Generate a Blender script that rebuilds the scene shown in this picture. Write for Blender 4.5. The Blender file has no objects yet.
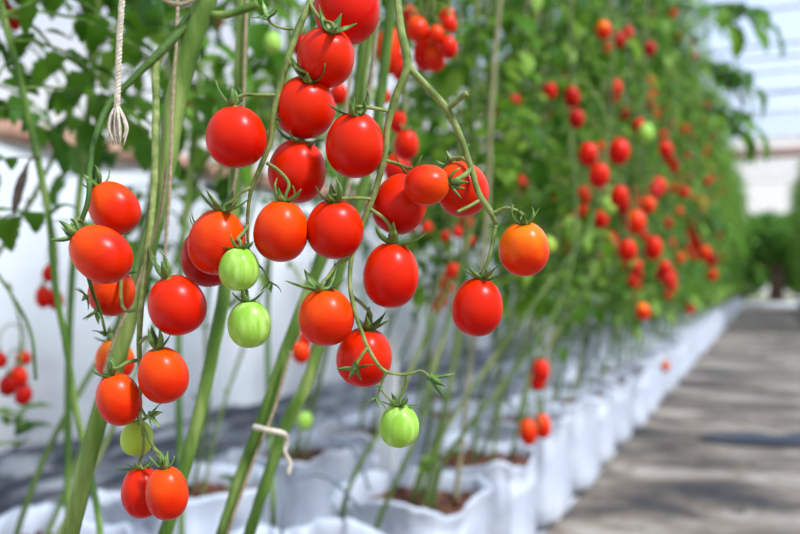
import bpy, math, random
from mathutils import Vector, Matrix, noise
random.seed(7)
C = bpy.context.scene.collection
R = math.radians
V3 = Vector

# ------------------------------------------------------------------ camera
F = 900.0
CAM = V3((0, 0, 0.8))
YAW = R(22.1); PIT = R(0.83)
fwd = V3((-math.sin(YAW) * math.cos(PIT), math.cos(YAW) * math.cos(PIT), math.sin(PIT)))
rgt = V3((math.cos(YAW), math.sin(YAW), 0))
upv = rgt.cross(fwd)
def P(px, py, d):
    """world point seen in direction (px, py) at depth d metres"""
    return CAM + d * (fwd + rgt * ((px - 400) / F) + upv * ((267 - py) / F))

cd = bpy.data.cameras.new('camera'); cam = bpy.data.objects.new('camera', cd); C.objects.link(cam)
M = Matrix((rgt, upv, -fwd)).transposed().to_4x4(); M.translation = CAM
cam.matrix_world = M
cd.sensor_width = 36; cd.lens = F / 800 * 36
cd.dof.use_dof = True; cd.dof.focus_distance = 0.655; cd.dof.aperture_fstop = 4.6
cd.clip_start = 0.01; cd.clip_end = 500
bpy.context.scene.camera = cam

# ------------------------------------------------------------------ materials
def nt(name):
    m = bpy.data.materials.new(name); m.use_nodes = True
    t = m.node_tree; t.nodes.clear()
    out = t.nodes.new('ShaderNodeOutputMaterial')
    return m, t, out
def N(t, typ, **kw):
    n = t.nodes.new(typ)
    for k, v in kw.items():
        if k in n.inputs: n.inputs[k].default_value = v
        else: setattr(n, k, v)
    return n
def ramp(t, fac, stops):
    r = t.nodes.new('ShaderNodeValToRGB'); e = r.color_ramp.elements
    while len(e) < len(stops): e.new(0.5)
    for i, (p, c) in enumerate(stops):
        e[i].position = p; e[i].color = (*c, 1)
    t.links.new(fac, r.inputs[0]); return r.outputs[0]
def lin(r, g, b):
    f = lambda c: ((c / 255 + .055) / 1.055) ** 2.4 if c > 10 else c / 255 / 12.92
    return (f(r), f(g), f(b))

def mat_plain(name, stops, scale=20, rough=.5, bump=0, bscale=200, trans=0, spec=.5, coat=0, sss=0, stretch=(1, 1, 1), island=False, detail=4):
    m, t, out = nt(name)
    tc = N(t, 'ShaderNodeTexCoord'); mp = N(t, 'ShaderNodeMapping'); mp.inputs['Scale'].default_value = stretch
    t.links.new(tc.outputs['Object'], mp.inputs[0])
    nz = N(t, 'ShaderNodeTexNoise', Scale=scale, Detail=detail); t.links.new(mp.outputs[0], nz.inputs['Vector'])
    fac = nz.outputs['Fac']
    if island:
        g = N(t, 'ShaderNodeNewGeometry')
        mx = N(t, 'ShaderNodeMath', operation='MULTIPLY_ADD'); mx.inputs[1].default_value = .75
        sc = N(t, 'ShaderNodeMath', operation='MULTIPLY'); sc.inputs[1].default_value = .25
        t.links.new(fac, sc.inputs[0]); t.links.new(g.outputs['Random Per Island'], mx.inputs[0]); t.links.new(sc.outputs[0], mx.inputs[2])
        fac = mx.outputs[0]
    col = ramp(t, fac, stops)
    b = N(t, 'ShaderNodeBsdfPrincipled', Roughness=rough)
    b.inputs['Specular IOR Level'].default_value = spec
    b.inputs['Coat Weight'].default_value = coat; b.inputs['Coat Roughness'].default_value = .12
    if sss:
        b.inputs['Subsurface Weight'].default_value = sss
        b.inputs['Subsurface Radius'].default_value = (1, .25, .1); b.inputs['Subsurface Scale'].default_value = .006
    t.links.new(col, b.inputs['Base Color'])
    if bump:
        n2 = N(t, 'ShaderNodeTexNoise', Scale=bscale, Detail=3); t.links.new(mp.outputs[0], n2.inputs['Vector'])
        bp = N(t, 'ShaderNodeBump', Strength=bump, Distance=.002); t.links.new(n2.outputs['Fac'], bp.inputs['Height'])
        t.links.new(bp.outputs[0], b.inputs['Normal'])
    sh = b.outputs[0]
    if trans:
        tr = N(t, 'ShaderNodeBsdfTranslucent'); t.links.new(col, tr.inputs[0])
        mix = N(t, 'ShaderNodeMixShader'); mix.inputs[0].default_value = trans
        t.links.new(sh, mix.inputs[1]); t.links.new(tr.outputs[0], mix.inputs[2]); sh = mix.outputs[0]
    t.links.new(sh, out.inputs[0]); return m

def mat_fruit(name, body, shoulder, lo=.1, hi=1.0, stripe=None):
    """tomato skin: body colour, paler shoulder round the stem end (on orange and amber mostly painted light), faint speckle"""
    m, t, out = nt(name)
    tc = N(t, 'ShaderNodeTexCoord')
    sep = N(t, 'ShaderNodeSeparateXYZ'); t.links.new(tc.outputs['Object'], sep.inputs[0])
    nz = N(t, 'ShaderNodeTexNoise', Scale=60, Detail=3); t.links.new(tc.outputs['Object'], nz.inputs['Vector'])
    ma = N(t, 'ShaderNodeMath', operation='MULTIPLY_ADD'); ma.inputs[1].default_value = 40
    t.links.new(sep.outputs[2], ma.inputs[0]); t.links.new(nz.outputs['Fac'], ma.inputs[2])
    col = ramp(t, ma.outputs[0], [(lo, body), (hi, shoulder)])
    if stripe:
        gr = N(t, 'ShaderNodeTexNoise', Scale=1, Detail=2)
        mp = N(t, 'ShaderNodeMapping'); mp.inputs['Scale'].default_value = (150, 150, 18)
        t.links.new(tc.outputs['Object'], mp.inputs[0]); t.links.new(mp.outputs[0], gr.inputs['Vector'])
        f = ramp(t, gr.outputs['Fac'], [(.45, (0, 0, 0)), (.62, (.8, .8, .8))])
        mx = N(t, 'ShaderNodeMix', data_type='RGBA')
        t.links.new(f, mx.inputs[0]); t.links.new(col, mx.inputs[6]); mx.inputs[7].default_value = (*stripe, 1)
        col = mx.outputs[2]
    b = N(t, 'ShaderNodeBsdfPrincipled', Roughness=.30)
    b.inputs['Specular IOR Level'].default_value = .16
    b.inputs['Subsurface Weight'].default_value = .0; b.inputs['Subsurface Radius'].default_value = (1, .3, .15)
    b.inputs['Subsurface Scale'].default_value = .004
    t.links.new(col, b.inputs['Base Color'])
    n2 = N(t, 'ShaderNodeTexNoise', Scale=160, Detail=4); t.links.new(tc.outputs['Object'], n2.inputs['Vector'])
    bp = N(t, 'ShaderNodeBump', Strength=.05, Distance=.001); t.links.new(n2.outputs['Fac'], bp.inputs['Height'])
    t.links.new(bp.outputs[0], b.inputs['Normal'])
    t.links.new(b.outputs[0], out.inputs[0]); return m

m_red = mat_fruit('ripe_red_skin', (.60, .004, .0002), (.72, .020, .0003))
m_orange = mat_fruit('orange_red_skin', (.66, .016, .0003), (.82, .062, .0006), .3, 1.4)  # orange shoulder paints the lit top into the skin colour
m_amber = mat_fruit('amber_lit_shoulder_skin', (.72, .022, .0004), (.92, .17, .0015), .3, 1.3)  # amber shoulder is mostly light on the top, put into the colour
m_green = mat_fruit('unripe_green_skin', (.33, .55, .06), (.25, .46, .04), stripe=(.48, .68, .16))
m_yellow = mat_fruit('yellow_green_skin', (.46, .58, .06), (.36, .52, .05))
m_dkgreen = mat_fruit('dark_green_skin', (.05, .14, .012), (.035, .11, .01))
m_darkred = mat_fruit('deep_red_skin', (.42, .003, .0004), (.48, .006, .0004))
m_stem = mat_plain('vine_stem', [(.3, (.04, .095, .010)), (.5, (.10, .185, .022)), (.68, (.28, .36, .09))], 45, .6, .5, 500, stretch=(1, 1, .2), spec=.25)
m_darkstem = mat_plain('dark_vine_stem', [(.3, (.03, .07, .008)), (.5, (.06, .12, .016)), (.72, (.13, .20, .04))], 40, .6, .5, 500, spec=.2)
m_stem2 = mat_plain('pale_vine_stem', [(.3, (.045, .075, .012)), (.5, (.095, .145, .025)), (.7, (.24, .24, .08))], 9, .65, .3, 300, stretch=(1, 1, .3), spec=.25)
m_truss = mat_plain('truss_stalk', [(.3, (.09, .13, .02)), (.5, (.19, .24, .05)), (.7, (.33, .35, .12))], 90, .65, .5, 900, spec=.3)
m_sepal = mat_plain('sepal_green', [(.3, (.045, .11, .012)), (.55, (.12, .22, .03)), (.75, (.33, .42, .13))], 120, .5, .3, 900)
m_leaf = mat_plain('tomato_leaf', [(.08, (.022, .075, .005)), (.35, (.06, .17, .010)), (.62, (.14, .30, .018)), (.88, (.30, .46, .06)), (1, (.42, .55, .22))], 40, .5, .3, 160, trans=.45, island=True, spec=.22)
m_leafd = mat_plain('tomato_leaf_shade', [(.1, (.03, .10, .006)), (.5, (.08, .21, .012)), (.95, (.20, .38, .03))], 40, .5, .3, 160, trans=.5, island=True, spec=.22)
m_tree = mat_plain('tree_leaf', [(.1, (.03, .11, .015)), (.6, (.09, .24, .035)), (1, (.22, .40, .08))], 2, .6, trans=.4, island=True, spec=.2)
m_bark = mat_plain('bark', [(.3, (.05, .03, .02)), (.7, (.16, .10, .07))], 8, .9, .5, 30)
m_twine = mat_plain('jute_twine', [(.3, (.52, .42, .28)), (.7, (.86, .76, .60))], 300, .85, .6, 1500)
m_twineb = mat_plain('brown_twine', [(.3, (.30, .20, .10)), (.7, (.55, .42, .27))], 300, .85, .6, 1500)
m_tan = mat_plain('straw_stem', [(.3, (.20, .17, .07)), (.7, (.46, .40, .22))], 12, .7, .3, 300, spec=.2)
m_dry = mat_plain('dry_brown', [(.3, (.03, .02, .015)), (.7, (.12, .08, .05))], 80, .9, .5, 500)
m_bag = mat_plain('white_plastic_sack', [(.25, (.40, .42, .46)), (.5, (.55, .56, .59)), (.8, (.66, .665, .68))], 9, .5, .9, 45, spec=.3)
m_soil = mat_plain('coir_soil', [(.3, (.045, .018, .010)), (.55, (.16, .055, .025)), (.8, (.36, .15, .07))], 60, .95, 1, 200)
m_tube = mat_plain('grey_drip_tube', [(.3, (.10, .12, .14)), (.7, (.16, .18, .20))], 30, .5)
m_black = mat_plain('black_plastic_film', [(.3, (.008, .010, .014)), (.47, (.03, .033, .04)), (.56, (.24, .235, .235)), (.75, (.42, .40, .38))], 4, .4, .8, 40, stretch=(3, .6, 3), spec=.3)
m_wall = mat_plain('white_sheet_wall', [(.3, (.66, .63, .61)), (.48, (.80, .78, .77)), (.7, (.88, .87, .865))], 1.6, .8, .3, 30, stretch=(1, .5, 1.6))
m_rail = mat_plain('rusty_rail', [(.3, (.34, .14, .08)), (.55, (.52, .28, .18)), (.8, (.62, .42, .30))], 6, .8, .4, 60)
m_steel = mat_plain('galvanised_steel', [(.3, (.40, .42, .46)), (.7, (.58, .60, .64))], 4, .5)
m_post = mat_plain('white_painted_post', [(.3, (.70, .66, .60)), (.7, (.85, .84, .80))], 10, .6)
m_sheet = mat_plain('pale_ground_cover', [(.3, (.26, .25, .24)), (.45, (.48, .47, .46)), (.65, (.70, .69, .69))], 3, .8, .4, 40)

m_black2 = mat_plain('dark_band', [(.3, (.018, .021, .030)), (.7, (.05, .055, .075))], 12, .8, .4, 100)
m_litter = mat_plain('litter', [(.3, (.30, .12, .04)), (.7, (.5, .25, .10))], 60, .8)
def mat_path():
    m, t, out = nt('worn_path')
    tc = N(t, 'ShaderNodeTexCoord')
    mp = N(t, 'ShaderNodeMapping'); mp.inputs['Scale'].default_value = (.9, 1.5, 1)
    t.links.new(tc.outputs['Object'], mp.inputs[0])
    n1 = N(t, 'ShaderNodeTexNoise', Scale=1.6, Detail=6, Roughness=.62); t.links.new(mp.outputs[0], n1.inputs['Vector'])
    c1 = ramp(t, n1.outputs['Fac'], [(.36, (.035, .03, .026)), (.46, (.13, .10, .072)), (.55, (.26, .205, .15)), (.70, (.44, .38, .31))])
    n2 = N(t, 'ShaderNodeTexNoise', Scale=14, Detail=5, Roughness=.7); t.links.new(tc.outputs['Object'], n2.inputs['Vector'])
    c2 = ramp(t, n2.outputs['Fac'], [(.33, (.42, .30, .2)), (.52, (1, 1, 1))])
    mx = N(t, 'ShaderNodeMix', data_type='RGBA', blend_type='MULTIPLY'); mx.inputs[0].default_value = .7
    t.links.new(c1, mx.inputs[6]); t.links.new(c2, mx.inputs[7])
    b = N(t, 'ShaderNodeBsdfPrincipled', Roughness=.85)
    t.links.new(mx.outputs[2], b.inputs['Base Color'])
    bp = N(t, 'ShaderNodeBump', Strength=.5, Distance=.01); t.links.new(n2.outputs['Fac'], bp.inputs['Height']); t.links.new(bp.outputs[0], b.inputs['Normal'])
    t.links.new(b.outputs[0], out.inputs[0]); return m
m_path = mat_path()

def mat_film():
    m, t, out = nt('greenhouse_film')
    tr = N(t, 'ShaderNodeBsdfTransparent', Color=(.70, .81, 1, 1))
    tl = N(t, 'ShaderNodeBsdfTranslucent', Color=(.66, .76, .97, 1))
    df = N(t, 'ShaderNodeBsdfDiffuse', Color=(.75, .80, .90, 1))
    a = N(t, 'ShaderNodeMixShader'); a.inputs[0].default_value = .3
    t.links.new(tl.outputs[0], a.inputs[1]); t.links.new(df.outputs[0], a.inputs[2])
    b = N(t, 'ShaderNodeMixShader'); b.inputs[0].default_value = .32
    t.links.new(tr.outputs[0], b.inputs[1]); t.links.new(a.outputs[0], b.inputs[2])
    t.links.new(b.outputs[0], out.inputs[0]); return m
m_film = mat_film()

# ------------------------------------------------------------------ mesh helpers
class MB:
    def __init__(s): s.v = []; s.f = []; s.mi = []
    def add(s, vs, fs, mi=0):
        o = len(s.v); s.v += [tuple(v) for v in vs]; s.f += [tuple(i + o for i in f) for f in fs]; s.mi += [mi] * len(fs)
    def mesh(s, name, mats, smooth=True):
        me = bpy.data.meshes.new(name); me.from_pydata(s.v, [], s.f)
        for m in (mats if isinstance(mats, (list, tuple)) else [mats]): me.materials.append(m)
        me.polygons.foreach_set('use_smooth', [smooth] * len(me.polygons))
        me.polygons.foreach_set('material_index', s.mi)
        me.update(); return me
    def build(s, name, mats, parent=None, smooth=True, loc=None):
        return link(name, s.mesh(name, mats, smooth), parent, loc)
def link(name, me, parent=None, loc=None):
    o = bpy.data.objects.new(name, me); C.objects.link(o)
    if parent is not None: o.parent = parent
    if loc is not None: o.location = loc
    return o
def empty(name, loc=(0, 0, 0)):
    o = bpy.data.objects.new(name, None); C.objects.link(o); o.location = loc; o.empty_display_size = .05; return o
def tag(o, label=None, cat=None, group=None, kind=None):
    if label: o['label'] = label
    if cat: o['category'] = cat
    if group: o['group'] = group
    if kind: o['kind'] = kind
    return o

def spline(pts, rad, n=6):
    """Catmull-Rom through pts, with matching radii"""
    pts = [V3(p) for p in pts]
    if len(pts) < 3:
        k = n * 2
        return [pts[0].lerp(pts[1], i / k) for i in range(k + 1)], [rad[0] + (rad[-1] - rad[0]) * i / k for i in range(k + 1)]
    o = []; ro = []; L = [max(1e-6, (b_ - a_).length) for a_, b_ in zip(pts, pts[1:])]
    T = [(pts[1] - pts[0]) / L[0]]
    for i in range(1, len(pts) - 1):
        T.append(((pts[i] - pts[i - 1]) / L[i - 1] * L[i] + (pts[i + 1] - pts[i]) / L[i] * L[i - 1]) / (L[i] + L[i - 1]))
    T.append((pts[-1] - pts[-2]) / L[-1])
    for i in range(len(pts) - 1):
        a, b = pts[i], pts[i + 1]; m0, m1 = T[i] * L[i], T[i + 1] * L[i]
        for j in range(n):
            t = j / n; t2 = t * t; t3 = t2 * t
            o.append(a * (2 * t3 - 3 * t2 + 1) + m0 * (t3 - 2 * t2 + t) + b * (-2 * t3 + 3 * t2) + m1 * (t3 - t2))
            ro.append(rad[i] * (1 - t) + rad[i + 1] * t)
    o.append(pts[-1]); ro.append(rad[-1])
    return o, ro
def tube(mb, pts, rad, sides=8, n=6, off=V3((0, 0, 0)), flat=1, mi=0, cap=True, lump=0):
    if not isinstance(rad, (list, tuple)): rad = [rad] * len(pts)
    pts, rad = spline(pts, rad, n)
    pts = [p - off for p in pts]
    tan = [(pts[min(i + 1, len(pts) - 1)] - pts[max(i - 1, 0)]).normalized() for i in range(len(pts))]
    nrm = tan[0].orthogonal().normalized()
    vs = []; fs = []
    for i, (p, r) in enumerate(zip(pts, rad)):
        nrm = (nrm - tan[i] * nrm.dot(tan[i])).normalized(); bi = tan[i].cross(nrm)
        for k in range(sides):
            a = 2 * math.pi * k / sides
            rr = r * (1 + (lump * noise.noise(p * 60 + V3((a, 0, 0))) if lump else 0))
            vs.append(p + nrm * math.cos(a) * rr + bi * math.sin(a) * rr * flat)
    L = len(pts)
    for i in range(L - 1):
        for k in range(sides):
            fs.append((i * sides + k, i * sides + (k + 1) % sides, (i + 1) * sides + (k + 1) % sides, (i + 1) * sides + k))
    if cap:
        fs.append(tuple(range(sides))[::-1]); fs.append(tuple((L - 1) * sides + k for k in range(sides)))
    mb.add(vs, fs, mi)
    return pts, rad, tan
def hairs(mb, pts, rad, tan, count, ln=.0014):
    for _ in range(count):
        i = random.randrange(len(pts) - 1); t = random.random()
        p = pts[i].lerp(pts[i + 1], t); a = V3([random.gauss(0, 1) for _ in range(3)])
        a = (a - tan[i] * a.dot(tan[i])).normalized(); s = tan[i].cross(a) * .00007
        b = p + a * rad[i] * .9; e = p + a * (rad[i] + ln * random.uniform(.5, 1.1)) + tan[i] * random.uniform(-.0004, .0004)
        w = tan[i] * .00007
        mb.add([b + s, b - s, b + w, e], [(0, 1, 3), (1, 2, 3), (2, 0, 3)])

def frame_from_z(z, spin=0):
    z = V3(z).normalized(); x = z.orthogonal().normalized(); y = z.cross(x)
    m = Matrix((x, y, z)).transposed() @ Matrix.Rotation(spin, 3, 'Z'); return m

# sepals: narrow curled tapering blades
def sepal(mb, m, org, ang, ln, w, curl, lift, twist=0):
    n = 8; vs = []; fs = []
    x = 0; z = 0; el = lift; st = ln / n
    ca, sa = math.cos(ang), math.sin(ang)
    for i in range(n + 1):
        t = i / n
        hw = w * (math.sin(math.pi * min(1, (t * .85 + .13))) ** .8) * (1 - t * .55)
        hw = max(hw, .00015)
        th = .00035 * (1 - t * .6) + .0001
        tw = twist * t
        for (s, h) in ((-1, 0), (0, -.25), (1, 0), (0, -.25)):
            pass
        rad_dir = V3((ca, sa, 0)); side = V3((-sa, ca, 0)); upd = V3((0, 0, 1))
        nrm = upd * math.cos(el) - rad_dir * math.sin(el)
        sd = side * math.cos(tw) + nrm * math.sin(tw)
        c = rad_dir * x + upd * z
        fold = hw * .35
        vs += [m @ (c - sd * hw + nrm * fold) + org, m @ (c + nrm * th) + org, m @ (c + sd * hw + nrm * fold) + org, m @ (c - nrm * th * 1.5) + org]
        x += math.cos(el) * st; z += math.sin(el) * st; el += curl / n
    for i in range(n):
        for k in range(4):
            fs.append((i * 4 + k, i * 4 + (k + 1) % 4, (i + 1) * 4 + (k + 1) % 4, (i + 1) * 4 + k))
    fs.append((3, 2, 1, 0)); fs.append((n * 4, n * 4 + 1, n * 4 + 2, n * 4 + 3))
    mb.add(vs, fs)
def calyx(mb, org, zdir, size, num=5, spin=0, up=.2, curl=1.6, rnd=random):
    m = frame_from_z(zdir, spin)
    for k in range(num):
        a = 2 * math.pi * k / num + rnd.uniform(-.25, .25)
        sepal(mb, m, V3(org), a, size * rnd.uniform(.8, 1.2), size * .20, curl * rnd.uniform(.4, 1.5), up + rnd.uniform(-.25, .25), rnd.uniform(-.8, .8))
    tube(mb, [V3(org) - m @ V3((0, 0, size * .06)), V3(org) + m @ V3((0, 0, size * .12))], [size * .2, size * .13], 8, 2)

# fruit mesh: local z = stem end
def fruit_mesh(a, b, mat, seed=0, seg=40, rings=26, lobes=.012, egg=.05):
    mb = MB(); vs = []; fs = []
    rnd = random.Random(seed); ph = rnd.uniform(0, 6.28); ph2 = rnd.uniform(0, 6.28)
    for i in range(rings + 1):
        th = math.pi * i / rings
        cz = math.cos(th); sr = math.sin(th)
        sr = sr ** .93 if sr > 0 else 0
        z = b * cz
        top = max(0, cz) ** 6
        z -= b * .13 * max(0, 1 - (sr / .32) ** 2) * (1 if cz > 0 else 0) * 1.0
        bot = max(0, -cz) ** 8
        r = a * sr * (1 - egg * cz * (1 - .3 * cz))
        for k in range(seg):
            ph_ = 2 * math.pi * k / seg
            l = 1 + lobes * (math.cos(5 * ph_ + ph) * (.6 + 1.6 * top) + .6 * math.cos(2 * ph_ + ph2))
            vs.append((r * l * math.cos(ph_), r * l * math.sin(ph_), z))
    for i in range(rings):
        for k in range(seg):
            fs.append((i * seg + k, (i + 1) * seg + k, (i + 1) * seg + (k + 1) % seg, i * seg + (k + 1) % seg))
    mb.add(vs, fs); 
    # tiny blossom scar at the far end
    tube(mb, [V3((0, 0, -b * .98)), V3((0, 0, -b * 1.015))], [a * .03, a * .012], 6, 1)
    me = mb.mesh('fruit', mat)
    return me

# ------------------------------------------------------------------ leaves
def leaflet(mb, org, d, nrm, ln, w, droop=.6, n=7, rnd=random):
    d = V3(d).normalized(); nrm = V3(nrm); side = d.cross(nrm)
    if side.length < 1e-3: side = d.orthogonal()
    side.normalize(); nrm = side.cross(d).normalized()
    vs = []; fs = []; p = V3(org); cu = droop / n; ph = rnd.uniform(0, 6.28); fold = rnd.uniform(.15, .5); wav = rnd.uniform(0, .12)
    for i in range(n + 1):
        t = i / n
        hw = w * (math.sin(math.pi * t ** .75) ** .75 if 0 < t < 1 else .02)
        jag = (1.0, .78)[i % 2] if 0 < i < n else 1
        hw *= jag
        rip = wav * w * math.sin(9 * t + ph)
        vs += [p - side * hw + nrm * (hw * fold + rip), p + nrm * 0, p + side * hw + nrm * (hw * fold - rip)]
        rot = Matrix.Rotation(-cu, 3, side); d = rot @ d; nrm = rot @ nrm
        p = p + d * (ln / n)
    for i in range(n):
        fs += [(i * 3, i * 3 + 1, i * 3 + 4, i * 3 + 3), (i * 3 + 1, i * 3 + 2, i * 3 + 5, i * 3 + 4)]
    mb.add(vs, fs, 0)
def compound(mb, base, az, ln, el=.5, pairs=3, size=.06, n=7, rnd=random, droop=1.5):
    d = V3((math.cos(az) * math.cos(el), math.sin(az) * math.cos(el), math.sin(el)))
    side = V3((-math.sin(az), math.cos(az), 0))
    pts = [V3(base)]; ds = [d.copy()]; st = ln / 6
    for i in range(6):
        d = Matrix.Rotation(-droop / 6 * -1, 3, side) @ d if False else (d + V3((0, 0, -droop / 6))).normalized()
        pts.append(pts[-1] + d * st); ds.append(d.copy())
    tube(mb, pts, [.0026 * ln / .28] * 3 + [.0018] * 2 + [.0012] * 2, 4, 1, mi=1, cap=False)
    for k in range(pairs):
        i = 2 + k * 4 / max(1, pairs); j = int(i); p = pts[j].lerp(pts[min(6, j + 1)], i - j); dd = ds[j]
        nr = side.cross(dd) * -1
        if nr.z < 0: nr = -nr
        for s in (-1, 1):
            dr = (dd * .55 + side * s * .85 + V3((rnd.uniform(-.2, .2), rnd.uniform(-.2, .2), rnd.uniform(-.35, .1)))).normalized()
            sz = size * (.75 + .3 * (k == pairs // 2)) * rnd.uniform(.75, 1.15)
            leaflet(mb, p + dr * .008, dr, nr, sz, sz * .30, rnd.uniform(.2, 1.1), n, rnd)
    nr = side.cross(ds[-1]) * -1
    if nr.z < 0: nr = -nr
    leaflet(mb, pts[-1], ds[-1], nr, size * 1.25, size * .40, rnd.uniform(.3, 1), n, rnd)

# ------------------------------------------------------------------ world + sun
w = bpy.data.worlds.new('sky'); bpy.context.scene.world = w; w.use_nodes = True
t = w.node_tree; t.nodes.clear()
out = t.nodes.new('ShaderNodeOutputWorld'); bg = t.nodes.new('ShaderNodeBackground')
tc = N(t, 'ShaderNodeTexCoord'); sp = N(t, 'ShaderNodeSeparateXYZ'); t.links.new(tc.outputs['Generated'], sp.inputs[0])
nz = N(t, 'ShaderNodeTexNoise', Scale=3, Detail=4); t.links.new(tc.outputs['Generated'], nz.inputs['Vector'])
ad = N(t, 'ShaderNodeMath', operation='MULTIPLY_ADD'); ad.inputs[1].default_value = .12; t.links.new(nz.outputs['Fac'], ad.inputs[0]); t.links.new(sp.outputs[2], ad.inputs[2])
cl = ramp(t, ad.outputs[0], [(.2, (.97, .98, 1)), (.45, (.60, .75, 1)), (.7, (.46, .63, 1))])
t.links.new(cl, bg.inputs[0]); bg.inputs[1].default_value = .86
t.links.new(bg.outputs[0], out.inputs[0])
sd = bpy.data.lights.new('sun', 'SUN'); sun = bpy.data.objects.new('sun', sd); C.objects.link(sun)
sd.energy = 8.0; sd.angle = R(8); sd.color = (1, .955, .88)
sdir = V3((.62, -.18, .80)).normalized()
sun.rotation_euler = sdir.to_track_quat('Z', 'Y').to_euler(); sun.location = (3, -3, 6)
sc = bpy.context.scene
sc.view_settings.view_transform = 'Standard'; sc.view_settings.look = 'None'; sc.view_settings.gamma = 1
sc.view_settings.exposure = .22
sc.cycles.transparent_max_bounces = 12

# ------------------------------------------------------------------ setting
def grid(mb, x0, x1, y0, y1, nx, ny, zf, mi=0):
    vs = [V3((x0 + (x1 - x0) * i / nx, y0 + (y1 - y0) * j / ny, zf(x0 + (x1 - x0) * i / nx, y0 + (y1 - y0) * j / ny))) for j in range(ny + 1) for i in range(nx + 1)]
    fs = [(j * (nx + 1) + i, j * (nx + 1) + i + 1, (j + 1) * (nx + 1) + i + 1, (j + 1) * (nx + 1) + i) for j in range(ny) for i in range(nx)]
    mb.add(vs, fs, mi)
def boxm(mb, x0, x1, y0, y1, z0, z1, mi=0):
    vs = [(x, y, z) for z in (z0, z1) for y in (y0, y1) for x in (x0, x1)]
    mb.add(vs, [(0, 2, 3, 1), (4, 5, 7, 6), (0, 1, 5, 4), (2, 6, 7, 3), (0, 4, 6, 2), (1, 3, 7, 5)], mi)
m_far = mat_plain('far_soil', [(.3, (.10, .11, .06)), (.7, (.24, .24, .15))], 1.5, .9)
b = MB(); grid(b, -30, 30, -4, 60, 2, 2, lambda x, y: -.03); tag(b.build('ground', m_far), kind='structure')
b = MB(); grid(b, -3.1, -.5, -1, 27.5, 26, 160, lambda x, y: -.006 + .008 * noise.noise(V3((x * 4, y * 3, 0)))); tag(b.build('ground_cover', m_sheet), kind='structure')
b = MB(); grid(b, -.64, 1.35, -1.5, 28.5, 30, 300, lambda x, y: .006 + .010 * noise.noise(V3((x * 3, y * 2.5, 3)))); tag(b.build('path', m_path), kind='structure')
# side wall of white sheeting with rusty top rail
b = MB(); ny = 220; nz_ = 12; vs = []; fs = []
for j in range(ny + 1):
    y = -.5 + 28 * j / ny
    for i in range(nz_ + 1):
        z = 1.42 * i / nz_
        vs.append((-3.02 + .012 * math.sin(y * 9 + math.sin(y * 3) * 2) + .02 * noise.noise(V3((y * 2, z * 3, 0))), y, z))
for j in range(ny):
    for i in range(nz_):
        k = j * (nz_ + 1) + i; fs.append((k, k + 1, k + nz_ + 2, k + nz_ + 1))
b.add(vs, fs)
boxm(b, -3.12, -3.06, -.5, 27.5, 0, 1.42)
tag(b.build('wall_left', m_wall), kind='structure')
b = MB(); boxm(b, -3.08, -2.98, -.5, 27.5, 1.40, 1.49)
for k in range(14): boxm(b, -2.985, -2.972, .2 + k * 2, .26 + k * 2, 1.40, 1.49)
tag(b.build('trim_1', m_rail), kind='structure')
# roof film and cross bars
def roofz(x): return 4.9 - .045 * (x - .4) ** 2
b = MB(); grid(b, -4.2, 5, -3, 27.5, 24, 30, lambda x, y: roofz(x) + .02 * math.sin(y * 2.2)); tag(b.build('ceiling', m_film), kind='structure')
for k in range(13):
    y = 1.2 + k * 2.2
    b = MB(); tube(b, [V3((x, y, roofz(x) - .06)) for x in (-4.2, -2, .4, 2.7, 5)], .028, 8, 5)
    tube(b, [V3((x, y, roofz(-4.2) - .35)) for x in (-4.2, 0, 5)], .018, 6, 2)
    tag(b.build('trim_%d' % (k + 2), m_steel), kind='structure')
b = MB(); boxm(b, -4.2, 5, 27.4, 27.52, 4.25, 4.55); tag(b.build('trim_15', m_rail), kind='structure')
b = MB(); boxm(b, -.7, 1.3, 27.7, 28.2, 0, .16); tag(b.build('trim_16', m_post), kind='structure')
for i, (x, y) in enumerate([(-4.2, y) for y in (1.2, 7.8, 14.4, 21, 27.6)] + [(5, y) for y in (7.8, 14.4, 21, 27.6)]):
    b = MB(); tube(b, [V3((x, y, -.02)), V3((x, y, roofz(x) - .03))], .035, 8, 2); tag(b.build('trim_%d' % (17 + i), m_steel), kind='structure')

# ------------------------------------------------------------------ black plastic along the wall
b = MB(); vs = []; fs = []; ny = 260; nx = 26
for j in range(ny + 1):
    y = .2 + 26 * j / ny
    for i in range(nx + 1):
        u = i / nx; x = -2.94 + .62 * u
        dr = .05 * math.sin(y * 1.3) + .03 * math.sin(y * 3.1 + 1)
        z = .01 + .40 * (.20 * math.exp(-((u - .22 - dr) / .11) ** 2) + .12 * math.exp(-((u - .55 - dr * .6) / .09) ** 2) + .07 * math.exp(-((u - .82 + dr) / .06) ** 2)) * (1 + .6 * noise.noise(V3((u * 3, y * 2.4, 1)))) + .022 * noise.noise(V3((u * 9, y * 5, 4)))
        if i in (0, nx): z = 0.0
        vs.append((x + .04 * noise.noise(V3((y, 0, 7))), y, max(z, .004)))
for j in range(ny):
    for i in range(nx):
        k = j * (nx + 1) + i; fs.append((k, k + 1, k + nx + 2, k + nx + 1))
b.add(vs, fs)
tag(b.build('plastic_sheet', m_black), 'bunched black plastic sheet lying on the ground along the white wall', 'plastic sheet')

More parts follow.
